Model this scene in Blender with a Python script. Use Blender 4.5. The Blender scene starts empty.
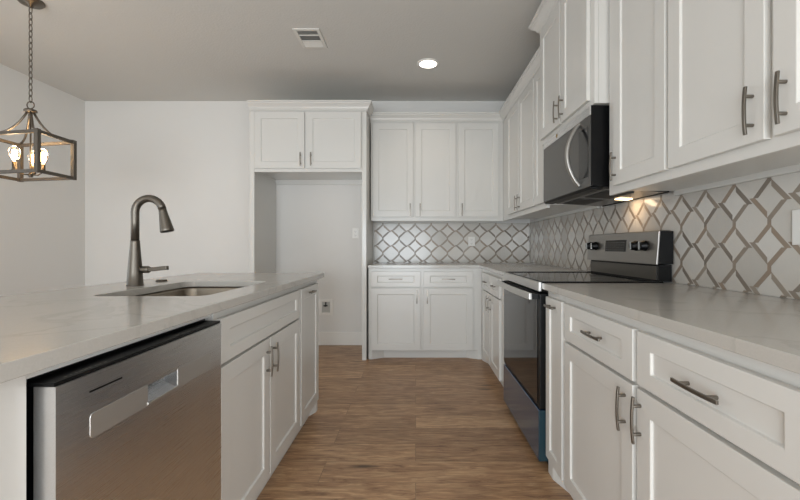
import bpy, bmesh, math, random
from math import sin, cos, pi, radians
from mathutils import Vector, Matrix
random.seed(7)
SC = bpy.context.scene
COL = SC.collection

# ------------------------------------------------------------------ camera, world, big lights, exposure
cam_d = bpy.data.cameras.new('camera'); cam = bpy.data.objects.new('camera', cam_d); COL.objects.link(cam)
cam.location = (0, 0, 1.088); cam.rotation_euler = (pi/2, 0, 0)
cam_d.sensor_width = 36; cam_d.lens = 390*36/800
cam_d.shift_x = -15.6/800; cam_d.shift_y = -3/800
cam_d.clip_start = 0.02
SC.camera = cam
SC.view_settings.view_transform = 'Standard'; SC.view_settings.look = 'None'
SC.view_settings.gamma = 1; SC.view_settings.use_curve_mapping = False
SC.view_settings.exposure = 0.0
W = bpy.data.worlds.new('world'); SC.world = W; W.use_nodes = True
W.node_tree.nodes['Background'].inputs[0].default_value = (0.75, 0.85, 1, 1)
W.node_tree.nodes['Background'].inputs[1].default_value = 1.0

def area(name, loc, rot, sx, sy, power, col):
    l = bpy.data.lights.new(name, 'AREA'); l.shape = 'RECTANGLE'; l.size = sx; l.size_y = sy
    l.energy = power; l.color = col
    o = bpy.data.objects.new(name, l); COL.objects.link(o); o.location = loc; o.rotation_euler = rot
    return o
# daylight entering by the two windows (behind the camera and in the left wall)
area('daylight_behind', (-1.0, -2.97, .92), (pi/2, 0, 0), 2.9, 1.6, 165, (.87, .945, 1))
area('daylight_left', (-3.60, 1.35, .92), (pi/2, 0, -pi/2), 2.3, 1.5, 15, (.87, .945, 1))

area('island_fill_right', (1.20, -1.55, 1.0), (pi/2, 0, pi/2), 2.0, 1.5, 46, (.90, .955, 1))  # fill lamp added to brighten the island fronts, no known source there

# ------------------------------------------------------------------ constants
CEIL = 2.71; YW = 4.333; XR = 1.27; XL = -3.673; YF = -3.05
DB = 3.755      # back run door fronts
FB = 3.775      # back run face frames
DR = 0.621; FR = 0.641
DL = -0.635; FL = -0.655

# ------------------------------------------------------------------ materials
def lin(c):
    return tuple(((v/255)/12.92 if v/255 <= .04045 else ((v/255+.055)/1.055)**2.4) for v in c)
def mat(name, rgb, rough=.5, metal=0, coat=0, emit=None, es=0, bump=0, bscale=200, trans=0, spec=.5):
    m = bpy.data.materials.new(name); m.use_nodes = True
    nt = m.node_tree; b = nt.nodes['Principled BSDF']
    b.inputs['Base Color'].default_value = (*lin(rgb), 1)
    b.inputs['Roughness'].default_value = rough; b.inputs['Metallic'].default_value = metal
    b.inputs['Coat Weight'].default_value = coat; b.inputs['Coat Roughness'].default_value = .12
    b.inputs['Transmission Weight'].default_value = trans
    b.inputs['Specular IOR Level'].default_value = spec
    if emit:
        b.inputs['Emission Color'].default_value = (*lin(emit), 1); b.inputs['Emission Strength'].default_value = es
    if bump:
        n = nt.nodes.new('ShaderNodeTexNoise'); n.inputs['Scale'].default_value = bscale
        tc = nt.nodes.new('ShaderNodeTexCoord'); nt.links.new(tc.outputs['Object'], n.inputs['Vector'])
        bp = nt.nodes.new('ShaderNodeBump'); bp.inputs['Strength'].default_value = bump; bp.inputs['Distance'].default_value = .004
        nt.links.new(n.outputs['Fac'], bp.inputs['Height']); nt.links.new(bp.outputs['Normal'], b.inputs['Normal'])
    return m
def ramp(nt, stops):
    r = nt.nodes.new('ShaderNodeValToRGB'); e = r.color_ramp.elements
    while len(e) < len(stops): e.new(.5)
    for k, (p, c) in enumerate(stops): e[k].position = p; e[k].color = (*lin(c), 1)
    return r

M = {}
M['wall'] = mat('wall_paint', (226, 224, 220), .6, bump=.08, bscale=160)
M['ceiling'] = mat('ceiling_paint', (212, 210, 205), .8, bump=.5, bscale=70)
M['trim'] = mat('trim_paint', (236, 234, 229), .4)
M['cabinet'] = mat('cabinet_paint', (215, 213, 208), .28, coat=.15)
M['toe'] = mat('toe_paint', (215, 213, 208), .4)
M['nickel'] = mat('brushed_nickel', (134, 128, 120), .34, 1)
M['faucet'] = mat('faucet_nickel', (106, 100, 92), .42, 1)
M['black'] = mat('black_plastic', (8, 8, 9), .4, spec=.3)
M['blackglass'] = mat('black_glass', (8, 8, 9), .05, spec=.5)
M['display'] = mat('display_glass', (16, 16, 18), .15)
M['digits'] = mat('display_markings', (120, 118, 112), .5)
M['mwglass_and_shade'] = mat('smoked_glass_and_shade', (62, 60, 57), .3, coat=.2)  # microwave glass; the same dark tone paints shade into the dishwasher pocket
M['plate'] = mat('white_plastic', (235, 233, 228), .35)
M['recess'] = mat('box_recess', (190, 190, 186), .5)
M['valve'] = mat('valve_metal', (70, 70, 70), .35, .8)
M['grille'] = mat('vent_white', (222, 220, 214), .5)
M['dark'] = mat('vent_dark', (70, 70, 68), .7)
M['lamp'] = mat('lens_glow', (255, 255, 255), .5, emit=(255, 244, 228), es=4)
M['hoodlamp'] = mat('hood_lens_glow', (255, 250, 240), .5, emit=(255, 214, 160), es=5)
M['bulbglow'] = mat('filament_glow', (255, 240, 220), .5, emit=(255, 196, 120), es=25)
M['bulbglass'] = mat('bulb_glass', (255, 250, 244), .02, trans=1)
M['pane'] = mat('window_pane', (245, 250, 250), .0, trans=1)
M['wood'] = mat('weathered_wood', (84, 76, 66), .6, bump=.2, bscale=90)
M['bronze'] = mat('pendant_metal', (112, 104, 94), .35, .9)
M['bluefilm'] = mat('blue_film', (82, 112, 148), .18, .75, coat=.5)
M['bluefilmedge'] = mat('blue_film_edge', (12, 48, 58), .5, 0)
M['gold_mark'] = mat('badge_metal', (170, 140, 80), .3, 1)  # gold-toned metal of the microwave badge

def steel(name, rgb, rough, axis):
    m = mat(name, rgb, rough, 1); nt = m.node_tree; b = nt.nodes['Principled BSDF']
    tc = nt.nodes.new('ShaderNodeTexCoord'); mp = nt.nodes.new('ShaderNodeMapping')
    s = [900, 900, 900]; s[axis] = 3; mp.inputs['Scale'].default_value = s
    n = nt.nodes.new('ShaderNodeTexNoise'); n.inputs['Scale'].default_value = 1.5; n.inputs['Detail'].default_value = 3
    nt.links.new(tc.outputs['Object'], mp.inputs['Vector']); nt.links.new(mp.outputs['Vector'], n.inputs['Vector'])
    mr = nt.nodes.new('ShaderNodeMapRange'); mr.inputs['To Min'].default_value = rough-.02; mr.inputs['To Max'].default_value = rough+.04
    nt.links.new(n.outputs['Fac'], mr.inputs['Value']); nt.links.new(mr.outputs['Result'], b.inputs['Roughness'])
    return m
M['steel'] = steel('stainless_steel', (222, 222, 222), .27, 0)
M['steel_panel'] = steel('panel_steel', (172, 169, 165), .32, 0)
M['steel_dark'] = steel('dark_trim_steel', (120, 117, 112), .3, 0)  # darker steel tone for the range vent trim
M['steel_bar'] = mat('bar_steel', (176, 173, 168), .45, 1)
M['steel_dull'] = steel('dull_stainless', (218, 218, 216), .42, 0)
M['steel_sink'] = steel('sink_steel', (150, 141, 128), .38, 1)

def quartz():
    m = mat('quartz', (200, 195, 187), .17, spec=.55); nt = m.node_tree; b = nt.nodes['Principled BSDF']
    tc = nt.nodes.new('ShaderNodeTexCoord')
    n = nt.nodes.new('ShaderNodeTexNoise'); n.inputs['Scale'].default_value = 2.2; n.inputs['Detail'].default_value = 8; n.inputs['Distortion'].default_value = .9
    r = ramp(nt, [(.46, (192, 188, 181)), (.497, (184, 180, 173)), (.506, (193, 189, 182)), (1, (188, 184, 178))])
    n2 = nt.nodes.new('ShaderNodeTexNoise'); n2.inputs['Scale'].default_value = 260
    mx = nt.nodes.new('ShaderNodeMixRGB'); mx.blend_type = 'MULTIPLY'; mx.inputs['Fac'].default_value = .12
    for k in (n, n2): nt.links.new(tc.outputs['Object'], k.inputs['Vector'])
    nt.links.new(n.outputs['Fac'], r.inputs['Fac']); nt.links.new(r.outputs['Color'], mx.inputs['Color1'])
    nt.links.new(n2.outputs['Fac'], mx.inputs['Color2']); nt.links.new(mx.outputs['Color'], b.inputs['Base Color'])
    return m
M['quartz'] = quartz()

def plank():
    m = mat('plank_floor', (110, 86, 66), .38); nt = m.node_tree; b = nt.nodes['Principled BSDF']; L = nt.links
    tc = nt.nodes.new('ShaderNodeTexCoord')
    br = nt.nodes.new('ShaderNodeTexBrick'); br.offset = .37; br.inputs['Scale'].default_value = 1
    br.inputs['Brick Width'].default_value = 1.22; br.inputs['Row Height'].default_value = .18
    br.inputs['Mortar Size'].default_value = .0016; br.inputs['Mortar Smooth'].default_value = .3
    br.inputs['Color1'].default_value = (0, 0, 0, 1); br.inputs['Color2'].default_value = (1, 1, 1, 1); br.inputs['Mortar'].default_value = (.5, .5, .5, 1)
    L.new(tc.outputs['Object'], br.inputs['Vector'])
    # shift the grain from plank to plank
    cx = nt.nodes.new('ShaderNodeCombineXYZ'); ml = nt.nodes.new('ShaderNodeMath'); ml.operation = 'MULTIPLY'; ml.inputs[1].default_value = 13.0
    L.new(br.outputs['Color'], ml.inputs[0]); L.new(ml.outputs[0], cx.inputs[2]); L.new(ml.outputs[0], cx.inputs[0])
    ad = nt.nodes.new('ShaderNodeVectorMath'); ad.operation = 'ADD'
    L.new(tc.outputs['Object'], ad.inputs[0]); L.new(cx.outputs[0], ad.inputs[1])
    mp = nt.nodes.new('ShaderNodeMapping'); mp.inputs['Scale'].default_value = (2.4, 15, 1); L.new(ad.outputs[0], mp.inputs['Vector'])
    g = nt.nodes.new('ShaderNodeTexNoise'); g.inputs['Scale'].default_value = 2.3; g.inputs['Detail'].default_value = 9; g.inputs['Roughness'].default_value = .7; g.inputs['Distortion'].default_value = 1.0
    L.new(mp.outputs[0], g.inputs['Vector'])
    r = ramp(nt, [(.28, (128, 93, 66)), (.43, (184, 143, 107)), (.55, (210, 170, 129)), (.72, (232, 198, 157))])
    L.new(g.outputs['Fac'], r.inputs['Fac'])
    mp2 = nt.nodes.new('ShaderNodeMapping'); mp2.inputs['Scale'].default_value = (3, 60, 1); L.new(ad.outputs[0], mp2.inputs['Vector'])
    g2 = nt.nodes.new('ShaderNodeTexNoise'); g2.inputs['Scale'].default_value = 3; g2.inputs['Detail'].default_value = 5; L.new(mp2.outputs[0], g2.inputs['Vector'])
    r2 = ramp(nt, [(.32, (185, 180, 176)), (.6, (255, 255, 255))]); L.new(g2.outputs['Fac'], r2.inputs['Fac'])
    m1 = nt.nodes.new('ShaderNodeMixRGB'); m1.blend_type = 'MULTIPLY'; m1.inputs['Fac'].default_value = .6
    L.new(r.outputs['Color'], m1.inputs['Color1']); L.new(r2.outputs['Color'], m1.inputs['Color2'])
    # knots
    mp3 = nt.nodes.new('ShaderNodeMapping'); mp3.inputs['Scale'].default_value = (1.3, 5.5, 1); L.new(ad.outputs[0], mp3.inputs['Vector'])
    vo = nt.nodes.new('ShaderNodeTexVoronoi'); vo.inputs['Scale'].default_value = 1.1; L.new(mp3.outputs[0], vo.inputs['Vector'])
    r3 = ramp(nt, [(.03, (70, 56, 46)), (.13, (255, 255, 255))]); L.new(vo.outputs['Distance'], r3.inputs['Fac'])
    m2 = nt.nodes.new('ShaderNodeMixRGB'); m2.blend_type = 'MULTIPLY'; m2.inputs['Fac'].default_value = .8
    L.new(m1.outputs[0], m2.inputs['Color1']); L.new(r3.outputs['Color'], m2.inputs['Color2'])
    # plank tone
    r4 = ramp(nt, [(0, (226, 222, 220)), (1, (255, 255, 255))]); L.new(br.outputs['Color'], r4.inputs['Fac'])
    m3 = nt.nodes.new('ShaderNodeMixRGB'); m3.blend_type = 'MULTIPLY'; m3.inputs['Fac'].default_value = 1
    L.new(m2.outputs[0], m3.inputs['Color1']); L.new(r4.outputs['Color'], m3.inputs['Color2'])
    mp5 = nt.nodes.new('ShaderNodeMapping'); mp5.inputs['Scale'].default_value = (1.1, 5.5, 1); L.new(ad.outputs[0], mp5.inputs['Vector'])
    g5 = nt.nodes.new('ShaderNodeTexNoise'); g5.inputs['Scale'].default_value = 2.0; g5.inputs['Detail'].default_value = 4; g5.inputs['Distortion'].default_value = 1.2; L.new(mp5.outputs[0], g5.inputs['Vector'])
    r5 = ramp(nt, [(.34, (176, 166, 158)), (.56, (255, 255, 255))]); L.new(g5.outputs['Fac'], r5.inputs['Fac'])
    m5 = nt.nodes.new('ShaderNodeMixRGB'); m5.blend_type = 'MULTIPLY'; m5.inputs['Fac'].default_value = .42
    L.new(m3.outputs[0], m5.inputs['Color1']); L.new(r5.outputs['Color'], m5.inputs['Color2']); m3 = m5
    m4 = nt.nodes.new('ShaderNodeMixRGB'); m4.inputs['Color2'].default_value = (*lin((52, 38, 28)), 1)
    mm = nt.nodes.new('ShaderNodeMath'); mm.operation = 'MULTIPLY'; mm.inputs[1].default_value = .5
    L.new(br.outputs['Fac'], mm.inputs[0]); L.new(mm.outputs[0], m4.inputs['Fac']); L.new(m3.outputs[0], m4.inputs['Color1'])
    L.new(m4.outputs[0], b.inputs['Base Color'])
    bp = nt.nodes.new('ShaderNodeBump'); bp.inputs['Strength'].default_value = .12; bp.inputs['Distance'].default_value = .003
    L.new(g2.outputs['Fac'], bp.inputs['Height']); L.new(bp.outputs['Normal'], b.inputs['Normal'])
    return m
M['floor'] = plank()
for k, c in enumerate([(206, 201, 193), (198, 193, 185), (211, 207, 200), (193, 188, 180)]):
    M['tile%d' % k] = mat('marble_tile', c, .16)
for k, c in enumerate([(150, 138, 125), (134, 124, 113), (158, 147, 134), (154, 138, 122)]):
    M['strip%d' % k] = mat('taupe_strip', c, .35)
M['grout'] = mat('grout', (212, 206, 198), .7)

# ------------------------------------------------------------------ mesh helpers
class MB:
    def __init__(s): s.bm = bmesh.new(); s.mats = []
    def mi(s, m):
        if m not in s.mats: s.mats.append(m)
        return s.mats.index(m)
    def faces(s, fs, m, smooth=False):
        k = s.mi(m)
        for f in fs: f.material_index = k; f.smooth = smooth
    def box(s, x0, x1, y0, y1, z0, z1, m):
        v = [s.bm.verts.new(p) for p in ((x0,y0,z0),(x1,y0,z0),(x1,y1,z0),(x0,y1,z0),(x0,y0,z1),(x1,y0,z1),(x1,y1,z1),(x0,y1,z1))]
        fs = [s.bm.faces.new([v[i] for i in q]) for q in ((3,2,1,0),(4,5,6,7),(0,1,5,4),(1,2,6,5),(2,3,7,6),(3,0,4,7))]
        s.faces(fs, m); return s
    def prism(s, pts, z0, z1, m, axis='z'):
        """extrude polygon pts; axis z: (x,y)->z ; axis y: (x,z)->y ; axis x: (y,z)->x"""
        def P(p, h):
            return (p[0], p[1], h) if axis == 'z' else ((p[0], h, p[1]) if axis == 'y' else (h, p[0], p[1]))
        a = [s.bm.verts.new(P(p, z0)) for p in pts]; b = [s.bm.verts.new(P(p, z1)) for p in pts]
        fs = [s.bm.faces.new(a[::-1]), s.bm.faces.new(b)]; n = len(pts)
        for i in range(n): fs.append(s.bm.faces.new((a[i], a[(i+1) % n], b[(i+1) % n], b[i])))
        s.faces(fs, m); return s
    def lathe(s, prof, m, c=(0,0,0), n=24, axis=(0,0,1), smooth=True, ring=False):
        """prof: list of (r, h) along axis"""
        q = Vector((0,0,1)).rotation_difference(Vector(axis)); c = Vector(c); rings = []
        for r, h in prof:
            if r < 1e-6: rings.append([s.bm.verts.new(c + q @ Vector((0,0,h)))])
            else: rings.append([s.bm.verts.new(c + q @ Vector((r*cos(2*pi*i/n), r*sin(2*pi*i/n), h))) for i in range(n)])
        fs = []
        for a, b in zip(rings, rings[1:]):
            for i in range(n):
                j = (i+1) % n
                if len(a) == 1 and len(b) == 1: continue
                if len(a) == 1: fs.append(s.bm.faces.new((a[0], b[j], b[i])))
                elif len(b) == 1: fs.append(s.bm.faces.new((a[i], a[j], b[0])))
                else: fs.append(s.bm.faces.new((a[i], a[j], b[j], b[i])))
        if ring:
            fs += [s.bm.faces.new((rings[-1][i], rings[-1][(i+1) % n], rings[0][(i+1) % n], rings[0][i])) for i in range(n)]
        for rg, fl in () if ring else ((rings[0], True), (rings[-1], False)):
            if len(rg) > 1: fs.append(s.bm.faces.new(rg[::-1] if fl else rg))
        s.faces(fs, m, smooth); return s
    def tube(s, pts, rad, m, n=12, closed=False, sec=None, up=None):
        """sweep a circle (or section sec of (u,v)) along pts; rad float or list"""
        P = [Vector(p) for p in pts]; k = len(P); rings = []
        prev = Vector(up) if up else None
        for i in range(k):
            if closed: t = P[(i+1) % k]-P[i-1]
            else: t = P[min(i+1, k-1)]-P[max(i-1, 0)]
            t.normalize()
            if prev is None:
                prev = Vector((0,0,1)) if abs(t.z) < .9 else Vector((1,0,0))
            u = (prev - t*prev.dot(t)).normalized(); prev = u; v = t.cross(u)
            r = rad[i] if isinstance(rad, (list, tuple)) else rad
            S = sec or [(cos(2*pi*j/n), sin(2*pi*j/n)) for j in range(n)]
            rings.append([s.bm.verts.new(P[i] + u*(a*r) + v*(b*r)) for a, b in S])
        fs = []; N = len(rings[0])
        for i in range(k if closed else k-1):
            a, b = rings[i], rings[(i+1) % k]
            for j in range(N): fs.append(s.bm.faces.new((a[j], a[(j+1) % N], b[(j+1) % N], b[j])))
        if not closed: fs += [s.bm.faces.new(rings[0][::-1]), s.bm.faces.new(rings[-1])]
        s.faces(fs, m, sec is None); return s
    def build(s, name, parent=None, bevel=0, label=None, seg=2):
        bmesh.ops.recalc_face_normals(s.bm, faces=s.bm.faces)
        me = bpy.data.meshes.new(name); s.bm.to_mesh(me); s.bm.free()
        for m in s.mats: me.materials.append(M[m])
        o = bpy.data.objects.new(name, me); COL.objects.link(o)
        if parent: o.parent = parent
        if bevel:
            b = o.modifiers.new('bevel', 'BEVEL'); b.width = bevel; b.segments = seg; b.limit_method = 'ANGLE'; b.angle_limit = radians(50)
        if label: o['label'] = label
        return o
def empty(name, label, cat, loc=(0,0,0), rot=0, group=None):
    o = bpy.data.objects.new(name, None); COL.objects.link(o); o.empty_display_size = .05
    o.location = loc; o.rotation_euler = (0, 0, rot); tag(o, label, cat, group); return o
def tag(o, label, cat, group=None):
    o['label'] = label; o['category'] = cat
    if group: o['group'] = group
    return o
def struct(o): o['kind'] = 'structure'; return o

# ------------------------------------------------------------------ room shell
struct(MB().box(XL-.1, XR+.1, YF-.1, YW+.1, -.1, 0, 'floor').build('floor'))
struct(MB().box(XL-.1, XR+.1, YF-.1, YW+.1, CEIL, CEIL+.1, 'ceiling').build('ceiling'))
struct(MB().box(XL-.1, XR+.1, YW, YW+.1, 0, CEIL, 'wall').build('wall_back'))
def holed(name, axis, p0, p1, a0, a1, h0, h1, g0, g1, ):
    b = MB()
    def bx(u0, u1, z0, z1):
        if axis == 'x': b.box(p0, p1, u0, u1, z0, z1, 'wall')
        else: b.box(u0, u1, p0, p1, z0, z1, 'wall')
    bx(a0, h0, 0, CEIL); bx(h1, a1, 0, CEIL); bx(h0, h1, 0, g0); bx(h0, h1, g1, CEIL)
    return struct(b.build(name))
holed('wall_left', 'x', XL-.1, XL, YF, YW, .15, 2.55, .06, 1.85)
holed('wall_right', 'x', XR, XR+.1, YF, YW, -2.6, -.5, .2, 1.85)  # opening made for the invented fill window behind the camera
holed('wall_front', 'y', YF-.1, YF, XL-.1, XR+.1, -2.5, .5, .06, 1.85)
def window(name, axis, p, a0, a1, g0, g1):
    b = MB(); q = MB()
    def bx(bb, u0, u1, z0, z1, d0, d1, m):
        if axis == 'x': bb.box(p-d1, p-d0, u0, u1, z0, z1, m)
        else: bb.box(u0, u1, p-d1, p-d0, z0, z1, m)
    t = .05
    bx(b, a0, a0+t, g0, g1, .03, .08, 'trim'); bx(b, a1-t, a1, g0, g1, .03, .08, 'trim')
    bx(b, a0, a1, g0, g0+t, .03, .08, 'trim'); bx(b, a0, a1, g1-t, g1, .03, .08, 'trim')
    mid = (a0+a1)/2; bx(b, mid-.02, mid+.02, g0, g1, .03, .08, 'trim'); bx(b, a0, a1, (g0+g1)/2-.02, (g0+g1)/2+.02, .03, .08, 'trim')
    w = struct(b.build(name)); bx(q, a0+.02, a1-.02, g0+.02, g1-.02, .05, .056, 'pane'); q.build('window_pane', w)
window('window_1', 'x', XL, .15, 2.55, .06, 1.85)
window('window_2', 'y', YF, -2.5, .5, .06, 1.85)
window('added_fill_window', 'x', XR+.11, -2.6, -.5, .2, 1.85)  # invented, unseen window added to go with the island fill lamp
struct(MB().box(-1.546, -.516, YW-.015, YW, 0, .145, 'trim').build('baseboard_alcove', bevel=.003))
struct(MB().box(XL, -1.60, YW-.015, YW, 0, .145, 'trim').build('baseboard_back', bevel=.003))
struct(MB().box(XL, XL+.015, 2.56, YW-.016, 0, .145, 'trim').build('baseboard_left', bevel=.003))

# ------------------------------------------------------------------ shared part meshes
def handle(parent, x, y, z, vertical, L=.128, bow=.004, stand=.021):
    """arched bar pull on two posts; local frame faces -y"""
    b = MB(); pts = []
    for i in range(13):
        t = i/12*2-1; off = y - stand - bow*(1-t*t)
        d = t*L/2
        pts.append((x, off, z+d) if vertical else (x+d, off, z))
    sec = [(.003, -.0045), (.003, .0045), (-.003, .0045), (-.003, -.0045)]
    b.tube(pts, 1.0, 'nickel', sec=sec, up=(0, 1, 0))
    for s in (-1, 1):
        d = s*L*.30; c = (x, y, z+d) if vertical else (x+d, y, z)
        b.lathe([(.0048, 0), (.0048, stand+bow*.6)], 'nickel', c=c, n=10, axis=(0, -1, 0))
    return b.build('handle', parent, bevel=.001, label='brushed nickel bar handle')
def front(name, parent, x0, x1, z0, z1, rail=.062, y=-.02, t=.0195, mt='cabinet', slab=False):
    """shaker front: raised frame round a recessed flat panel"""
    b = MB(); bm = b.bm; r = rail; kz = .72 if name in ('drawer', 'false_front') else 1; rc = .0075; bev = .003
    def ring(d, yy): return [bm.verts.new(p) for p in ((x0+d, yy, z0+d*kz), (x1-d, yy, z0+d*kz), (x1-d, yy, z1-d*kz), (x0+d, yy, z1-d*kz))]
    R = [ring(0, y+t), ring(0, y), ring(r, y), ring(r+bev, y+rc)]
    fs = [bm.faces.new(R[0]), bm.faces.new(R[-1][::-1])]
    for a, c in zip(R, R[1:]):
        for i in range(4): fs.append(bm.faces.new((a[i], a[(i+1) % 4], c[(i+1) % 4], c[i])))
    b.faces(fs, mt)
    return b.build(name, parent, bevel=.0018)

def toe(parent, w, z, rc, foot=.035, run=.11, left=True, right=True):
    pts = [(0, 0)]
    if left: pts += [(foot, 0), (foot+run, rc)]
    else: pts = [(0, rc)]
    if right: pts += [(w-foot-run, rc), (w-foot, 0), (w, 0)]
    else: pts += [(w, rc)]
    pts += [(w, rc+.02), (0, rc+.02)]
    return MB().prism(pts, 0, z, 'toe').build('toe_kick', parent, bevel=.002)

def base_cabinet(name, label, loc, rot, w, depth, fronts, group, rc=.04, zb=.088, zt=.883, hollow=False, left=True, right=True, cat='cabinet', foot=.035, run=.11):
    r = empty(name, label, cat, loc, rot, group)
    b = MB()
    if hollow:
        b.box(0, .018, .02, depth, zb, zt, 'cabinet').box(w-.018, w, .02, depth, zb, zt, 'cabinet')
        b.box(.018, w-.018, .02, depth, zb, zb+.018, 'cabinet').box(.018, w-.018, depth-.012, depth, zb+.018, zt, 'cabinet')
    else: b.box(0, w, .02, depth, zb, zt, 'cabinet')
    b.build('carcass', r)
    MB().box(0, w, 0, .0195, zb, zt, 'cabinet').build('face_frame', r, bevel=.0015)
    toe(r, w, zb, rc, left=left, right=right, foot=foot, run=run)
    add_fronts(r, fronts)
    return r
def add_fronts(r, fronts):
    for f in fronts:
        kind, x0, x1, z0, z1 = f[:5]; hs = f[5] if len(f) > 5 else None; rail = f[6] if len(f) > 6 else .062
        o = front(kind, r, x0, x1, z0, z1, rail)
        if hs: handle(o, hs[1], -.02, hs[2], hs[0] == 'v', L=hs[3] if len(hs) > 3 else .13)
def upper_cabinet(name, label, loc, rot, w, depth, z0, z1, fronts, group, lip=.022):
    r = empty(name, label, 'cabinet', loc, rot, group)
    MB().box(0, w, .02, depth-.02, z0+lip, z1, 'cabinet').box(0, w, depth-.0199, depth, z0, z1, 'cabinet').build('carcass', r)
    MB().box(0, w, 0, .0195, z0, z1, 'cabinet').build('face_frame', r, bevel=.0015)
    add_fronts(r, fronts)
    return r
RB, RR, RL = 0, -pi/2, pi/2     # facing the camera / the left / the right
ZD0, ZD1, ZW0, ZW1 = .092, .692, .703, .853   # door and drawer heights

# ------------------------------------------------------------------ back run
cx = -.456
base_cabinet('base_cabinet', 'white two-door base cabinet with two drawers below the back-wall tiles', (cx, FB, 0), RB, 1.0965, YW-FB-.003, [
    ('drawer', -.43-cx, .047-cx, ZW0, ZW1, ('h', -.193-cx, .778)), ('drawer', .077-cx, .553-cx, ZW0, ZW1, ('h', .315-cx, .778)),
    ('door', -.43-cx, .047-cx, ZD0, ZD1, ('v', .012-cx, .61)), ('door', .077-cx, .553-cx, ZD0, ZD1, ('v', .112-cx, .61))], 'base cabinets along the walls', rc=.06)
w = 3.7745-2.672
def yr(d, o): return o-d      # depth -> local x of a cabinet that faces left and starts at depth o
base_cabinet('base_cabinet', 'narrow white cabinet with two small drawers between corner and far side of the range', (FR, 3.7735, 0), RR, w-.001, XR-FR-.003, [
    ('drawer', yr(3.64, 3.7745), yr(3.28, 3.7745), ZW0, ZW1, ('h', yr(3.46, 3.7745), .778)), ('drawer', yr(3.255, 3.7745), yr(2.90, 3.7745), ZW0, ZW1, ('h', yr(3.08, 3.7745), .778)),
    ('door', yr(3.64, 3.7745), yr(3.28, 3.7745), ZD0, ZD1, ('v', yr(3.315, 3.7745), .61)), ('door', yr(3.255, 3.7745), yr(2.90, 3.7745), ZD0, ZD1, ('v', yr(3.22, 3.7745), .61))],
    'base cabinets along the walls', rc=.04)

# fridge surround: side panels, bridge cabinet, crown
t = tag(MB().box(-1.594, -1.548, 3.743, YW-.002, 0, 2.392, 'cabinet').build('side_panel', bevel=.002), 'tall white side panel left of the empty refrigerator alcove', 'panel', 'refrigerator alcove panels')
t = tag(MB().box(-.5145, -.472, 3.743, YW-.002, 0, 2.392, 'cabinet').build('side_panel', bevel=.002), 'tall white side panel between refrigerator alcove and back counter', 'panel', 'refrigerator alcove panels')
ox = -1.547
upper_cabinet('bridge_cabinet', 'short white two-door cabinet bridging the top of the refrigerator alcove', (ox, 3.744, 0), RB, 1.0315, YW-3.744-.003, 1.808, 2.392, [
    ('door', -1.54-ox, -1.063-ox, 1.841, 2.378, ('v', -1.097-ox, 1.925)), ('door', -1.045-ox, -.522-ox, 1.841, 2.378, ('v', -.998-ox, 1.925))], 'wall cabinets with shaker doors')

MB().box(0, 1.03, YW-3.744-.022, YW-3.744-.004, 1.778, 1.8075, 'cabinet').build('hanging_rail', bpy.data.objects['bridge_cabinet'])

# back wall cabinets
ox = -.461
upper_cabinet('wall_cabinet', 'white wall cabinet with three shaker doors on the back wall', (ox, 4.01, 0), RB, 1.36, YW-4.01-.01, 1.355, 2.372, [
    ('door', -.44-ox, -.0246-ox, 1.396, 2.355, ('v', -.056-ox, 1.468)), ('door', -.001-ox, .411-ox, 1.396, 2.355, ('v', .046-ox, 1.468)),
    ('door', .44-ox, .85-ox, 1.396, 2.355, ('v', .474-ox, 1.468))], 'wall cabinets with shaker doors')
o = 4.009
upper_cabinet('wall_cabinet', 'white wall cabinet on the right wall between corner and microwave', (.90, o, 0), RR, o-2.668, XR-.90-.01, 1.355, 2.372, [
    ('door', yr(3.755, o), yr(3.345, o), 1.396, 2.355, ('v', yr(3.38, o), 1.468)), ('door', yr(3.333, o), yr(2.92, o), 1.396, 2.355, ('v', yr(3.30, o), 1.468)),
    ('door', yr(2.90, o), yr(2.69, o), 1.396, 2.355)], 'wall cabinets with shaker doors')
o = 2.666
upper_cabinet('wall_cabinet', 'deep raised white two-door wall cabinet directly above the microwave', (.865, o, 0), RR, o-1.885, XR-.865-.01, 1.784, 2.565, [
    ('door', yr(2.652, o), yr(2.29, o), 1.812, 2.535, ('v', yr(2.325, o), 1.892)), ('door', yr(2.275, o), yr(1.928, o), 1.812, 2.535, ('v', yr(2.24, o), 1.892))], 'wall cabinets with shaker doors', lip=0)
o = 1.872
upper_cabinet('wall_cabinet', 'white single-door wall cabinet just right of the microwave', (.93, o, 0), RR, o-1.4195, XR-.93-.01, 1.335, 2.372, [
    ('door', yr(1.80, o), yr(1.426, o), 1.37, 2.355, ('v', yr(1.775, o), 1.455))], 'wall cabinets with shaker doors')
o = 1.4185
upper_cabinet('wall_cabinet', 'white two-door wall cabinet nearest the camera at upper right', (.93, o, 0), RR, o-.50, XR-.93-.01, 1.335, 2.372, [
    ('door', yr(1.408, o), yr(1.019, o), 1.37, 2.355, ('v', yr(1.052, o), 1.455)), ('door', yr(.994, o), yr(.53, o), 1.37, 2.355, ('v', yr(.958, o), 1.455))], 'wall cabinets with shaker doors')

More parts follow.
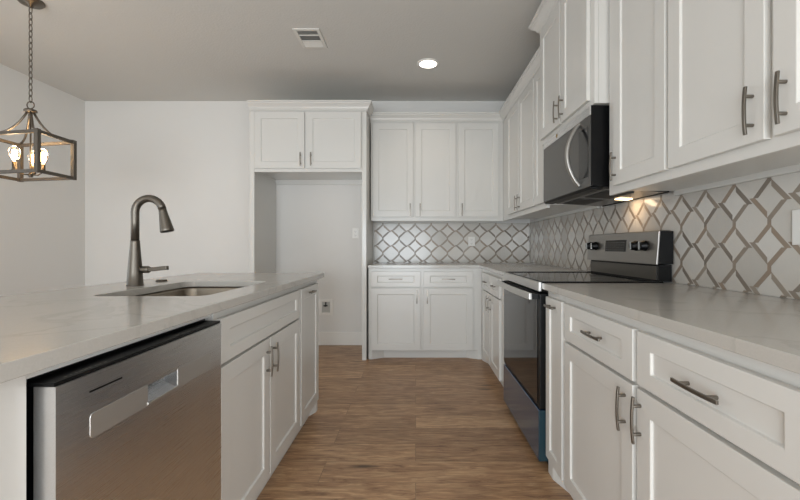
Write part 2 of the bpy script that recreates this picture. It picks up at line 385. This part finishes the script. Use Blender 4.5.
# crown mouldings
def sweep(name, path, prof, z, label):
    b = MB(); P = [Vector(p) for p in path]; rings = []
    def nrm(a, c):
        d = (c-a).normalized(); return Vector((d.y, -d.x))
    for i, p in enumerate(P):
        if i == 0: m, sc = nrm(P[0], P[1]), 1
        elif i == len(P)-1: m, sc = nrm(P[-2], P[-1]), 1
        else:
            a, c = nrm(P[i-1], p), nrm(p, P[i+1]); m = (a+c).normalized(); sc = 1/max(.3, m.dot(a))
        rings.append([b.bm.verts.new((p.x+m.x*u*sc, p.y+m.y*u*sc, z+h)) for u, h in prof])
    fs = []; n = len(prof)
    for a, c in zip(rings, rings[1:]):
        for j in range(n): fs.append(b.bm.faces.new((a[j], a[(j+1) % n], c[(j+1) % n], c[j])))
    fs += [b.bm.faces.new(rings[0][::-1]), b.bm.faces.new(rings[-1])]
    b.faces(fs, 'cabinet')
    return tag(b.build(name), label, 'moulding', 'crown mouldings on the cabinets')
CROWN = [(.0005, 0), (.010, 0), (.010, .012), (.018, .018), (.024, .034), (.038, .052), (.046, .058), (.046, .070), (.054, .074), (.054, .086), (.0005, .086)]
sweep('crown_moulding', [(-.459, 4.01), (.90, 4.01), (.90, 2.668)], CROWN, 2.3725, 'white crown moulding turning the corner above the back wall cabinets')
sweep('crown_moulding', [(-1.594, 3.743), (-.472, 3.743), (-.472, 3.935)], CROWN, 2.3925, 'white crown moulding topping the refrigerator alcove cabinet')
sweep('crown_moulding', [(XR-.012, 2.666), (.865, 2.666), (.865, 1.885), (XR-.012, 1.885)], [(u*1.35 if u > .001 else u, h) for u, h in CROWN], 2.545, 'white crown moulding of the raised cabinet above the microwave')

# ------------------------------------------------------------------ right run, near
o = 1.884
base_cabinet('pullout_cabinet', 'slim white pull-out cabinet beside the near side of the range', (FR, o, 0), RR, o-1.6455, XR-FR-.003, [
    ('door', yr(1.862, o), yr(1.66, o), ZD0, ZW1, ('h', yr(1.765, o), .817, .11), .05)], 'base cabinets along the walls', right=False, foot=.06)
o = 1.6445
base_cabinet('base_cabinet', 'white base cabinet in the right foreground with two drawers over two doors', (FR, o, 0), RR, o-.50, XR-FR-.003, [
    ('drawer', yr(1.632, o), yr(1.117, o), ZW0, ZW1, ('h', yr(1.345, o), .783, .14)), ('drawer', yr(1.095, o), yr(.596, o), ZW0, ZW1, ('h', yr(.845, o), .778, .14)),
    ('door', yr(1.632, o), yr(1.117, o), ZD0, ZD1, ('v', yr(1.155, o), .61)), ('door', yr(1.095, o), yr(.596, o), ZD0, ZD1, ('v', yr(1.076, o), .61))], 'base cabinets along the walls', left=False)

# ------------------------------------------------------------------ island
io = 1.263
def yl(d): return d-io
base_cabinet('sink_cabinet', 'white two-door sink cabinet in the island right of the dishwasher', (FL, io, 0), RL, 2.158-io, .63, [
    ('false_front', .012, yl(2.142), ZW0, ZW1), ('door', .012, yl(1.699), ZD0, ZD1, ('v', yl(1.662), .60)), ('door', yl(1.709), yl(2.142), ZD0, ZD1, ('v', yl(1.735), .60))],
    'island cabinets', hollow=True, left=False, right=False, rc=.03)
io2 = 2.159
base_cabinet('pullout_cabinet', 'white pull-out cabinet with one tall door at the far end of the island', (FL, io2, 0), RL, 2.60-io2, .63, [
    ('door', .012, 2.555-io2, ZD0, ZW1, ('h', 2.358-io2, .817, .12))], 'island cabinets', left=False, rc=.03, run=.06)
base_cabinet('end_cabinet', 'plain white island end stile left of the dishwasher', (FL, .34, 0), RL, .657-.34, .63, [], 'island cabinets', left=False, right=False, rc=.03)
tag(MB().box(FL-.66, FL-.632, .34, 2.60, 0, .883, 'cabinet').build('island_back_panel', bevel=.002), 'white panel on the seating side of the island', 'panel')

# ------------------------------------------------------------------ countertops
def slab(name, outline, holes, z0, z1, label, rad=None):
    cu = bpy.data.curves.new(name, 'CURVE'); cu.dimensions = '2D'; cu.fill_mode = 'BOTH'
    cu.extrude = (z1-z0)/2-.002; cu.bevel_depth = .002; cu.bevel_resolution = 1; cu.offset = -.002
    for pts in [outline]+holes:
        s = cu.splines.new('POLY'); s.points.add(len(pts)-1); s.use_cyclic_u = True
        for p, q in zip(s.points, pts): p.co = (q[0], q[1], 0, 1)
    tmp = bpy.data.objects.new(name+'_tmp', cu); COL.objects.link(tmp)
    dg = bpy.context.evaluated_depsgraph_get(); me = bpy.data.meshes.new_from_object(tmp.evaluated_get(dg))
    bpy.data.objects.remove(tmp); me.transform(Matrix.Translation((0, 0, (z0+z1)/2))); me.name = name
    me.materials.clear(); me.materials.append(M['quartz'])
    for p in me.polygons: p.use_smooth = False
    ob = bpy.data.objects.new(name, me); COL.objects.link(ob)
    return tag(ob, label, 'countertop', 'quartz countertops')
def rrect(x0, x1, y0, y1, r, n=6):
    out = []
    for cx_, cy_, a0 in ((x1-r, y0+r, -pi/2), (x1-r, y1-r, 0), (x0+r, y1-r, pi/2), (x0+r, y0+r, pi)):
        for i in range(n+1): a = a0+pi/2*i/n; out.append((cx_+r*cos(a), cy_+r*sin(a)))
    return out
ZC0, ZC1 = .8845, .9135
slab('island_countertop', [(-1.475, .33), (-.617, .33), (-.617, 2.641), (-1.475, 2.641)], [rrect(-1.168, -.752, 1.385, 2.0, .05)[::-1]], ZC0, ZC1, 'pale quartz island countertop with sink cutout')
slab('corner_countertop', [(-.460, 3.745), (.612, 3.745), (.612, 2.672), (XR-.002, 2.672), (XR-.002, YW-.002), (-.460, YW-.002)], [], ZC0, ZC1, 'L-shaped quartz countertop on the back wall and corner')
slab('counter_run', [(.612, .50), (XR-.002, .50), (XR-.002, 1.886), (.612, 1.886)], [], ZC0, ZC1, 'quartz countertop in the right foreground beside the range')

# sink
s = MB(); bm = s.bm
rings = []
for (dx, z, rr) in ((0.0, ZC0-.001, .05), (.004, ZC0-.012, .05), (.008, .72, .048), (.03, .695, .04)):
    rings.append([bm.verts.new((x, y, z)) for x, y in rrect(-1.173+dx, -.747-dx, 1.38+dx, 2.005-dx, rr)])
fs = []
for a, c in zip(rings, rings[1:]):
    for i in range(len(a)): fs.append(bm.faces.new((a[i], a[(i+1) % len(a)], c[(i+1) % len(a)], c[i])))
fs.append(bm.faces.new(rings[-1]))
s.faces(fs, 'steel_sink', True)
sink_root = empty('sink', 'stainless undermount sink sunk in the island countertop', 'sink', (0, 0, 0))
so = s.build('basin', sink_root); sm = so.modifiers.new('solid', 'SOLIDIFY'); sm.thickness = .0015; sm.offset = 1
MB().lathe([(0, .697), (.04, .697), (.042, .699), (.038, .7005), (.02, .699), (0, .699)], 'steel_dull', c=(-.96, 1.69, 0)).build('drain', sink_root)

# faucet
fx, fy, fz = -1.268, 1.763, ZC1+.0005
fr = empty('faucet', 'brushed nickel gooseneck kitchen faucet beside the island sink', 'faucet', (fx, fy, fz))
MB().lathe([(.034, 0), (.034, .004), (.032, .006), (.029, .06), (.0235, .13), (.0185, .198), (.0185, .203), (.016, .2035)], 'faucet', n=28).build('body', fr)
R = .0625; pts = [(0, 0, .20), (0, 0, .27)]
for i in range(0, 15):
    a = pi - i/14*(pi*.92); pts.append((R+R*cos(a), 0, .331+R*sin(a)*1.0))
MB().tube([pts[0], (0, 0, .30)]+pts[2:], .0165, 'faucet', n=18).build('spout', fr)
ex, ez = pts[-1][0], pts[-1][2]; dv = Vector((.22, 0, -1)).normalized()
b = MB(); b.lathe([(.016, 0), (.0165, .012), (.0185, .03), (.027, .092), (.0285, .102), (.027, .106), (.021, .104)], 'faucet', c=(ex, 0, ez), axis=dv, n=24)
sh = b.build('spray_head', fr)
MB().lathe([(.0, .1035), (.0235, .1035), (.0235, .1065), (0, .1065)], 'black', c=(ex, 0, ez), axis=dv, n=24).build('nozzle', sh, label='black nozzle face')
b = MB(); b.lathe([(.012, .024), (.016, .028), (.016, .06), (.013, .066)], 'faucet', c=(0, 0, .072), axis=(1, 0, 0), n=18)
lv = [(.064, 0, .073), (.09, 0, .074), (.12, 0, .078), (.147, 0, .080)]
b.tube(lv, [1, 1, 1, 1], 'faucet', sec=[(-.009, -.010), (-.009, .010), (.009, .010), (.009, -.010)], up=(0, 0, 1)).build('lever', fr, bevel=.002)
tag(MB().lathe([(.026, 0), (.026, .005), (.022, .008), (0, .0085)], 'faucet', c=(-1.293, 1.985, ZC1+.0005)).build('air_switch_button'), 'small round nickel button on the island counter behind the faucet', 'button')

# ------------------------------------------------------------------ dishwasher
dw0, dw1 = .673, 1.245
dr = empty('dishwasher', 'stainless steel dishwasher built into the island left of the sink cabinet', 'dishwasher', (-.6595, dw0, 0), RL)
W_ = dw1-dw0     # local x 0..W_, local y negative = towards the aisle
MB().box(-.012, W_+.014, .02, .58, .10, .862, 'black').build('tub', dr)
MB().box(0, W_, .03, .06, .005, .098, 'black').build('toe_plate', dr)
yf = -.0385
# door with pocket and inset strip
def rect_front(b, x0, x1, z0, z1, hole, m):
    hx0, hx1, hz0, hz1 = hole
    for q in ((x0, hx0, z0, z1), (hx1, x1, z0, z1), (hx0, hx1, z0, hz0), (hx0, hx1, hz1, z1)):
        b.box(q[0], q[1], yf, .0, q[2], q[3], m)
px0, px1 = .905-dw0, 1.015-dw0
b = MB(); rect_front(b, 0, W_, .11, .846, (px0, px1, .726, .767), 'steel'); b.box(px0, px1, -.004, .0, .726, .767, 'mwglass_and_shade'); b.prism([(-.004, .726), (-.036, .726), (-.004, .741)], px0+.0005, px1-.0005, 'steel', axis='x')  # dark pocket back paints in the shade inside the recess
door = b.build('door', dr)
b = MB()
x0, x1, z0, z1 = .744-dw0, 1.172-dw0, .721, .769; rr = .008
b.box(x0+rr, px0-.002, yf-.0012, yf, z0, z1, 'steel_dull'); b.box(x0, x0+rr, yf-.0012, yf, z0+rr, z1-rr, 'steel_dull')
for cz, a0 in ((z1-rr, pi/2), (z0+rr, pi)):
    b.prism([(x0+rr, cz)]+[(x0+rr+rr*cos(a0+pi/2*i/6), cz+rr*sin(a0+pi/2*i/6)) for i in range(7)], yf-.0012, yf, 'steel_dull', axis='y')
b.box(px1+.002, x1, yf-.0012, yf, z0, z1, 'steel_dull')
b.box(px0-.002, px1+.002, yf-.0012, yf, z0, .726, 'steel_dull'); 
b.build('handle_strip', door, label='paler recessed-pocket handle strip')
MB().box(px0-.003, px1+.003, yf-.003, yf, .722, .728, 'steel_dull').build('pocket_lip', door, bevel=.001)
MB().box(.742-dw0, .825-dw0, yf-.0006, yf+.001, .810, .8135, 'black').build('vent_slot', door, label='thin dark slot')
b = MB(); b.box(0, W_, yf+.003, .018, .8465, .853, 'black')
for k in range(9): b.box(.03+k*.011+random.uniform(0, .004), .036+k*.011+random.uniform(0, .004), yf+.012, yf+.015, .853, .8533, 'digits')
for k in range(6): b.box(.36+k*.025, .372+k*.025, yf+.012, yf+.015, .853, .8533, 'digits')
b.build('control_strip', dr, label='black control strip along the top edge')
MB().box(-.014, W_+.016, .001, .0195, .8635, .883, 'cabinet').build('filler_rail', dr)

# ------------------------------------------------------------------ range
ro = 2.664; rw = ro-1.892
rg = empty('range', 'stainless and black glass electric range between the right counters', 'range', (.600, ro, 0), RR)
MB().box(.004, rw-.004, .045, .655, .03, .905, 'black').build('body', rg)
for fx_ in (.03, rw-.06):
    for fy_ in (.08, .60): MB().box(fx_, fx_+.03, fy_, fy_+.03, 0, .029, 'black').build('foot', rg)
b = MB(); b.box(0, rw, .012, .605, .9055, .9165, 'blackglass'); ct = b.build('cooktop', rg, bevel=.002, label='black glass cooktop')
b = MB(); b.box(.0, .010, .012, .60, .9168, .9205, 'black').box(rw-.010, rw, .012, .60, .9168, .9205, 'black').box(.010, rw-.010, .590, .60, .9168, .9205, 'black').box(.010, rw-.010, .012, .018, .9168, .9205, 'black').build('rim', ct, label='black raised rim')
for (u, v, r_) in ((.2, .17, .105), (.56, .17, .085), (.2, .43, .075), (.56, .43, .1)):
    b = MB(); n = 36; ring0 = []; bm = b.bm
    A = [bm.verts.new((u+r_*cos(2*pi*i/n), v+r_*sin(2*pi*i/n), .9168)) for i in range(n)]
    C = [bm.verts.new((u+(r_-.003)*cos(2*pi*i/n), v+(r_-.003)*sin(2*pi*i/n), .9168)) for i in range(n)]
    b.faces([bm.faces.new((A[i], A[(i+1) % n], C[(i+1) % n], C[i])) for i in range(n)], 'digits'); b.build('burner_ring', ct)
MB().box(0, rw, -.002, .0115, .872, .917, 'steel_dull').build('front_trim', rg, bevel=.002)
b = MB(); b.box(.003, rw-.003, .004, .0445, .300, .860, 'black')
od = b.build('oven_door', rg, label='black glass oven door', bevel=.002)
MB().box(.012, rw-.035, .0005, .004, .318, .852, 'blackglass').build('window', od)
b = MB()
hb = [(.006, -.036, .845), (rw*.25, -.044, .845), (rw*.5, -.047, .845), (rw*.75, -.044, .845), (rw-.02, -.036, .845)]
b.tube(hb, 1, 'steel_dull', sec=[(-.008, -.017), (-.008, .017), (.008, .017), (.008, -.017)], up=(0, 1, 0))
hd = b.build('handle', od, bevel=.004, label='stainless bar handle')
for u_ in (.012, rw-.05): MB().box(u_, u_+.028, -.030, .004, .832, .858, 'black').build('handle_mount', hd, label='black handle mount')
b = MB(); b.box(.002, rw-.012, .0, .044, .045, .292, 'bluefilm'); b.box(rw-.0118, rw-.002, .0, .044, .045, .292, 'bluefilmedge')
b.build('storage_drawer', rg, bevel=.003, label='drawer front covered in blue protective film')
# back guard
bg = [(.575, 1.003), (.655, 1.003), (.655, 1.168), (.585, 1.168)]
b = MB(); b.prism([(.570+.02, .918), (.655, .918), (.655, 1.0), (.570+.02, 1.0)], .018, rw-.018, 'black', axis='x'); b.build('backguard_base', rg)
MB().box(.022, rw-.03, .585, .5898, .926, .992, 'steel_dark').build('vent_trim', rg)
b = MB(); b.prism([(.578, 1.0035), (.656, 1.0035), (.656, 1.166), (.590, 1.166)], .006, rw-.006, 'black', axis='x')
bgo = b.build('backguard', rg, bevel=.002, label='control panel housing')
def gy(z): return .570+(z-1.003)*(.582-.570)/.163
b = MB(); b.prism([(gy(1.002), 1.002), (gy(1.002)+.0075, 1.002), (gy(1.167)+.0075, 1.167), (gy(1.167), 1.167)], .002, rw-.002, 'steel_panel', axis='x')
b.box(.002, rw-.002, gy(1.167)+.008, .640, 1.1665, 1.170, 'steel_panel'); cp = b.build('control_panel', bgo, bevel=.002, label='stainless control panel')
def gbox(b, x0, x1, z0, z1, out, m):
    b.prism([(gy(z0)-out, z0), (gy(z0)-.0002, z0), (gy(z1)-.0002, z1), (gy(z1)-out, z1)], x0, x1, m, axis='x')
b = MB(); gbox(b, .25, .485, 1.062, 1.128, .002, 'display')
for r_ in range(4):
    for c_ in range(9):
        x_ = .262+c_*.024; z_ = 1.069+r_*.014
        gbox(b, x_, x_+random.uniform(.006, .013), z_, z_+.004, .0026, 'digits')
b.build('display', cp, label='black touch display with grey markings')
for x_ in (.055, .125, rw-.185, rw-.105):
    b = MB(); zc = 1.095; yc = gy(zc)
    b.lathe([(.027, 0), (.027, .008), (.023, .011), (.021, .030), (.019, .032), (0, .032)], 'black', c=(x_, yc, zc), axis=(0, -1, -.07), n=24)
    b.box(x_-.003, x_+.003, yc-.036, yc-.030, zc-.02, zc+.02, 'steel_dull'); b.build('knob', cp, label='black knob with bright pointer')

# ------------------------------------------------------------------ microwave
mo = 2.600; mw = mo-1.9075
mr = empty('microwave', 'stainless over-the-range microwave with smoked glass door', 'microwave', (.853, mo, 1.385), RR)
H = .396
b = MB(); b.prism([(.0065, .004), (.395, -.022), (.395, H), (.0065, H)], 0, mw, 'black', axis='x'); b.build('housing', mr)
b = MB(); b.box(0, mw, 0, .006, .0, H-.046, 'mwglass_and_shade'); md = b.build('door', mr, bevel=.002, label='smoked grey glass door')
MB().box(0, mw, -.001, .006, H-.0455, H, 'steel').build('top_trim', mr, bevel=.0015, label='stainless top trim strip')
tb = MB(); tb.lathe([(0, 0), (.012, 0), (.012, .0012), (0, .0012)], 'gold_mark', c=(.245, -.001, H-.022), axis=(0, -1, 0), n=20)
tb.build('badge', mr, label='small round gold-toned badge')
hx = mo-2.03
hp = [(hx, -.002 - .064*sin(pi*i/20)**.8, .02+.32*i/20) for i in range(21)]
b = MB(); b.tube(hp, 1, 'steel_bar', sec=[(-.007, -.012), (-.003, -.014), (.003, -.014), (.007, -.012), (.007, .012), (.003, .014), (-.003, .014), (-.007, .012)], up=(0, 1, 0))
b.build('handle', md, bevel=.001, label='bowed stainless handle')
b = MB(); b.box(mw-.13, mw-.02, -.0008, .0, .05, .30, 'display')
b.build('control_strip', md, label='dark control strip')
b = MB(); b.prism([(.002, -.002), (.06, -.002), (.06, -.012), (.012, -.012)], .004, mw-.004, 'black', axis='x'); b.build('vent_lip', mr)
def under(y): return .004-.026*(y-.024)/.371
b = MB(); b.prism([(.075, under(.075)-.004), (.085, under(.085)-.010), (.375, under(.375)-.006), (.385, under(.385)-.002), (.385, under(.385)), (.075, under(.075))], .01, mw-.01, 'mwglass_and_shade', axis='x')
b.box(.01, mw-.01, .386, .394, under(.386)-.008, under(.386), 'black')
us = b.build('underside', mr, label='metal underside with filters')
for u0 in (.06, .38):
    b = MB(); b.prism([(.11, under(.11)-.0125), (.25, under(.25)-.0115), (.25, under(.25)-.006), (.11, under(.11)-.006)], u0, u0+.25, 'dark', axis='x'); b.build('grease_filter', us)
for u0 in (.33, ):
    b = MB(); b.prism([(.29, under(.29)-.012), (.36, under(.36)-.0115), (.36, under(.36)-.004), (.29, under(.29)-.004)], u0+.03, u0+.09, 'hoodlamp', axis='x'); b.build('lamp_lens', us, label='glowing lamp lens')
l = bpy.data.lights.new('hood_lamp_light', 'AREA'); l.size = .07; l.energy = .22; l.color = (1, .70, .42)
lo = bpy.data.objects.new('hood_lamp_light', l); COL.objects.link(lo); lo.location = (.853+.33, mo-.38, 1.338); lo.rotation_euler = (0, radians(-30), 0)

# ------------------------------------------------------------------ backsplashes
def clip(poly, x0, x1, z0, z1):
    def cut(P, ax, v, keep_ge):
        out = []
        for i in range(len(P)):
            a, c = P[i], P[(i+1) % len(P)]
            ia = a[ax] >= v if keep_ge else a[ax] <= v; ic = c[ax] >= v if keep_ge else c[ax] <= v
            if ia: out.append(a)
            if ia != ic:
                t_ = (v-a[ax])/(c[ax]-a[ax]); out.append((a[0]+t_*(c[0]-a[0]), a[1]+t_*(c[1]-a[1])))
        return out
    for ax, v, g in ((0, x0, True), (0, x1, False), (1, z0, True), (1, z1, False)):
        if len(poly) < 3: return []
        poly = cut(poly, ax, v, g)
    return poly if len(poly) >= 3 else []
def backsplash(label, place, s0, s1, z0, z1, P, off, Q=.165, zr=.934):
    """woven lattice: place(s, z, out) -> world point"""
    b = MB(); bm = b.bm; p, q = P/2, Q/2; m = q/p; t = .0130; h = t/m+.0028; k = .0105; v = .008; g = .0125
    def poly(pts, out, mt):
        pts = clip(pts, s0, s1, z0, z1)
        if len(pts) < 3: return
        a = [bm.verts.new(place(x, z, out)) for x, z in pts]
        try: b.faces([bm.faces.new(a)], mt)
        except ValueError: pass
    # slab
    A = [place(x, z, o_) for o_ in (0, .006) for x, z in ((s0, z0), (s1, z0), (s1, z1), (s0, z1))]
    V = [bm.verts.new(a) for a in A]
    b.faces([bm.faces.new([V[i] for i in f]) for f in ((0,1,2,3), (4,5,6,7), (0,1,5,4), (1,2,6,5), (2,3,7,6), (3,0,4,7))], 'grout')
    n0, n1 = int((s0-off)/P)-2, int((s1-off)/P)+2
    for i in range(n0, n1+1):
        for j in range(-2, 4):
            for half in (0, 1):
                cx_ = off+(i+.5*half)*P; cz = zr+(j+.5*half)*Q
            # big tile above A node, diamond beside it
            ax, az = off+i*P, zr+j*Q
            a_, b_ = .028, .011
            poly([(ax+a_, az), (ax+p, az+q-b_), (ax+p, az+q+b_), (ax+a_, az+2*q), (ax-a_, az+2*q), (ax-p, az+q+b_), (ax-p, az+q-b_), (ax-a_, az)], .0063, 'tile%d' % random.choice((0, 0, 1, 2, 3)))
            poly([(ax+a_, az), (ax+p, az-q+b_), (ax+2*p-a_, az), (ax+p, az+q-b_)], .0063, 'tile%d' % random.choice((0, 1, 2, 2)))
            def strip(cl_x, cl_z, sl, xa_cut_z, xb_cut_x, flip, out=.0068):
                """centre line through (cl_x,cl_z), slope sl; horizontal cut at z=xa_cut_z, vertical cut at x=xb_cut_x"""
                def onz(z, d): return (cl_x+(z-cl_z-d)/sl, z)
                def onx(x, d): return (x, cl_z+(x-cl_x)*sl+d)
                pts = [onz(xa_cut_z, t), onx(xb_cut_x, t), onx(xb_cut_x, -t), onz(xa_cut_z, -t)]
                S = 1 if not flip else -1
                poly([(ax+S*x, az+S*z) for x, z in pts], out, 'strip%d' % random.choice((0, 0, 1, 2, 3)))
            for fl in (False, True):
                # "\" from A down-right to the left of the node (p,-q): starts above centre, ends in a vertical cut
                strip(h, 0, -m, k, p-v, fl)
                # "/" from A up-right, butting on the previous one, to below the node (p, q)
                strip(p, q-g, m, k-.002, p+v, fl, .0066)
    me_ = b.build('backsplash')
    return tag(me_, label, 'backsplash', 'tiled backsplashes')
backsplash('taupe lattice tile backsplash on the back wall', lambda s_, z_, o_: (s_, YW-.0012-o_, z_), -.459, 1.260, ZC1+.001, 1.354, .179, -.274)
backsplash('taupe lattice tile backsplash on the right wall behind range', lambda s_, z_, o_: (XR-.0012-o_, -s_, z_), -4.324, -.50, ZC1+.001, 1.356, .1535, -1.622, zr=.930)

# ------------------------------------------------------------------ outlets and boxes
def outlet(name, label, loc, rot, w=.072, h=.115, duplex=True):
    r = empty(name, label, 'outlet', loc, rot, 'wall outlets')
    MB().box(-w/2, w/2, -.006, -.0005, -h/2, h/2, 'plate').build('cover_plate', r, bevel=.003)
    for s_ in (-1, 1):
        b = MB(); b.box(-.017, .017, -.0085, -.0062, s_*.022-.0145, s_*.022+.0145, 'plate')
        b.box(-.008, -.006, -.0088, -.0084, s_*.022-.004, s_*.022+.006, 'dark'); b.box(.006, .008, -.0088, -.0084, s_*.022-.003, s_*.022+.005, 'dark')
        b.box(-.002, .002, -.0088, -.0084, s_*.022-.010, s_*.022-.006, 'dark'); b.build('socket', r)
outlet('wall_outlet', 'white outlet on the alcove back wall beside the right panel', (-.667, YW-.0005, 1.24), RB)
outlet('wall_outlet', 'small white outlet in the back-wall lattice tiles', (.62, YW-.009, 1.15), RB, w=.075, h=.105)
outlet('wall_outlet', 'white outlet in the right-wall tiles by the right picture edge', (XR-.009, 1.248, 1.153), RR, w=.108, h=.117)
r = empty('icemaker_box', 'white recessed water outlet box low on the alcove wall', 'box', (-.995, YW-.0005, .42), RB)
b = MB(); b.box(-.078, -.045, -.008, -.0005, -.09, .09, 'plate'); b.box(.045, .078, -.008, -.0005, -.09, .09, 'plate'); b.box(-.045, .045, -.008, -.0005, -.09, -.06, 'plate'); b.box(-.045, .045, -.008, -.0005, .06, .09, 'plate')
b.build('frame', r, bevel=.002)
MB().box(-.0448, .0448, -.003, -.0005, -.0598, .0598, 'recess').build('recess', r, label='grey recessed back')
b = MB(); b.lathe([(.008, 0), (.008, .02), (.012, .021), (.012, .03), (0, .031)], 'valve', c=(0, -.003, .02), axis=(0, -1, 0), n=14); b.box(-.022, .022, -.030, -.022, .012, .028, 'valve'); b.box(-.006, .006, -.02, -.008, .02, .058, 'valve')
b.build('valve', r, bevel=.001, label='dark shutoff valve')

# ------------------------------------------------------------------ ceiling: can light, vent
def can_light(x, y, label, e):
    r = empty('recessed_light', label, 'ceiling light', (x, y, CEIL))
    MB().lathe([(.076, -.0005), (.098, -.0005), (.098, -.004), (.080, -.010), (.076, -.008)], 'plate', n=36, ring=True).build('trim_ring', r)
    MB().lathe([(0, -.007), (.0755, -.007), (.0755, -.002), (0, -.002)], 'lamp', n=36).build('lens', r, label='glowing white lens')
    l = bpy.data.lights.new('recessed_light_beam', 'SPOT'); l.energy = e; l.color = (1, .87, .72); l.spot_size = radians(125); l.spot_blend = .6; l.shadow_soft_size = .07
    q = bpy.data.objects.new('recessed_light_beam', l); COL.objects.link(q); q.location = (x, y, CEIL-.02)
can_light(.11, 3.445, 'round lit recessed can light in the ceiling', 8)
r = empty('ceiling_vent', 'white rectangular air register with three louver banks on the ceiling', 'vent', (-.815, 3.03, CEIL))
b = MB(); b.box(-.1, -.075, -.14, .14, -.008, -.0005, 'grille'); b.box(.075, .1, -.14, .14, -.008, -.0005, 'grille')
for y_ in (-.14, -.0575, .025, .115): b.box(-.075, .075, y_, y_+.025 if y_ != -.0575 and y_ != .025 else y_+.012, -.008, -.0005, 'grille')
b.build('frame', r, bevel=.002)
MB().box(-.0748, .0748, -.1148, .1148, -.002, -.0005, 'dark').build('duct', r)
for k_, (y0_, y1_, tilt) in enumerate(((-.113, -.059, 1), (-.044, .024, 1), (.038, .113, -1))):
    b = MB(); n_ = 5
    for j in range(n_):
        yc = y0_+(j+.5)*(y1_-y0_)/n_; dy = .0045
        if tilt > 0: pts = [(yc-dy, -.0075), (yc-dy+.001, -.008), (yc+dy, -.0028), (yc+dy-.001, -.0023)]
        else: pts = [(yc-dy, -.0028), (yc-dy+.001, -.0023), (yc+dy, -.0075), (yc+dy-.001, -.008)]
        b.prism(pts, -.0747, .0747, 'grille', axis='x')
    b.build('louver_bank', r)

# ------------------------------------------------------------------ pendant
pc = Vector((-2.535, 2.568, 0))
pr = empty('pendant_lantern', 'open rectangular wood lantern pendant with lit bulbs hanging on a chain', 'pendant light', (pc.x, pc.y, CEIL))
MB().lathe([(0, -.0005), (.072, -.0005), (.072, -.010), (.060, -.022), (.02, -.028), (.012, -.045), (0, -.045)], 'bronze', n=28).build('canopy', pr)
zc_top, zc_bot = -.045, 1.998+.045-CEIL
b = MB(); nl = 16; st = (zc_bot-zc_top)/nl
for i in range(nl):
    z_ = zc_top+st*(i+.5); hl = abs(st)*.5+.0055; wl = .0098; pts = []
    for j in range(14):
        a = 2*pi*j/14; u = wl*cos(a); zz = hl*sin(a)
        pts.append((u, 0, z_+zz) if i % 2 == 0 else (0, u, z_+zz))
    b.tube(pts, .0028, 'bronze', n=6, closed=True)
b.build('chain', pr)
b = MB(); b.tube([(.024*cos(2*pi*j/20), 0, 1.998+.024-CEIL+.024*sin(2*pi*j/20)) for j in range(20)], .0035, 'bronze', n=8, closed=True); b.build('loop_ring', pr)
zt, zb = 1.800-CEIL, 1.557-CEIL
b = MB(); b.lathe([(0, 1.990-CEIL), (.012, 1.996-CEIL), (.030, 1.992-CEIL), (.034, 1.985-CEIL), (.034, 1.978-CEIL), (.018, 1.970-CEIL), (0, 1.968-CEIL)], 'bronze', n=24); b.build('cap', pr)
cor = [Vector((-2.318, 2.39, 0))-pc, Vector((-2.332, 2.660, 0))-pc, Vector((-2.772, 2.735, 0))-pc, Vector((-2.758, 2.465, 0))-pc]
cor = [Vector((c.x, c.y, 0)) for c in cor]
for c in cor:
    pts = []
    for i in range(13):
        t_ = i/12; rr_ = .06+.94*(t_**1.0); drop = (1-(1-t_)**3.0)
        pts.append((c.x*rr_, c.y*rr_, (1.980-CEIL)+(zt+.012-1.980+CEIL)*drop))
    MB().tube(pts, .0068, 'bronze', n=8).build('arm', pr)
b = MB(); hw = .010
for i in range(4):
    a, c = cor[i], cor[(i+1) % 4]; d = (c-a).normalized(); n_ = Vector((d.y, -d.x, 0))
    for z_ in (zt, zb):
        s0_ = a+d*hw*.2; e0 = c-d*hw*.2
        b.tube([(s0_.x, s0_.y, z_), (e0.x, e0.y, z_)], 1, 'wood', sec=[(-.010, -.009), (-.010, .009), (.010, .009), (.010, -.009)], up=(0, 0, 1))
    b.box(a.x-.012, a.x+.012, a.y-.012, a.y+.012, zb-.012, zt+.014, 'wood')
b.build('lantern_frame', pr, bevel=.0015)
b = MB(); b.lathe([(0, zb-.012), (.010, zb-.010), (.014, zb), (.010, zb+.012), (.005, zb+.02), (.005, 1.968-CEIL)], 'bronze', n=14)
for a_ in (244, 4, 124):
    a_ = radians(a_); b.tube([(.004*cos(a_), .004*sin(a_), zb+.006), (.045*cos(a_), .045*sin(a_), zb+.004), (.078*cos(a_), .078*sin(a_), zb+.024)], .004, 'bronze', n=8)
b.build('hub', pr)
for a_ in (244, 4, 124):
    a_ = radians(a_); x_, y_ = .078*cos(a_), .078*sin(a_); zs = zb+.014
    so_ = MB().lathe([(0, zs+.008), (.014, zs+.010), (.014, zs+.016), (.0115, zs+.018), (.0115, zs+.062), (0, zs+.062)], 'bronze', c=(x_, y_, 0), n=18).build('socket', pr)
    bu = MB().lathe([(.010, zs+.0625), (.012, zs+.07), (.024, zs+.095), (.030, zs+.122), (.026, zs+.148), (.012, zs+.164), (0, zs+.168)], 'bulbglass', c=(x_, y_, 0), n=20).build('bulb', so_, label='clear glass bulb glowing warm white')
    MB().lathe([(0, zs+.075), (.006, zs+.08), (.010, zs+.105), (.008, zs+.135), (0, zs+.142)], 'bulbglow', c=(x_, y_, 0), n=12).build('filament', so_, label='glowing filament')
    l = bpy.data.lights.new('bulb_light', 'POINT'); l.energy = 1.2; l.color = (1, .72, .42); l.shadow_soft_size = .03
    q = bpy.data.objects.new('bulb_light', l); COL.objects.link(q); q.location = (pc.x+x_, pc.y+y_, CEIL+zs+.19)
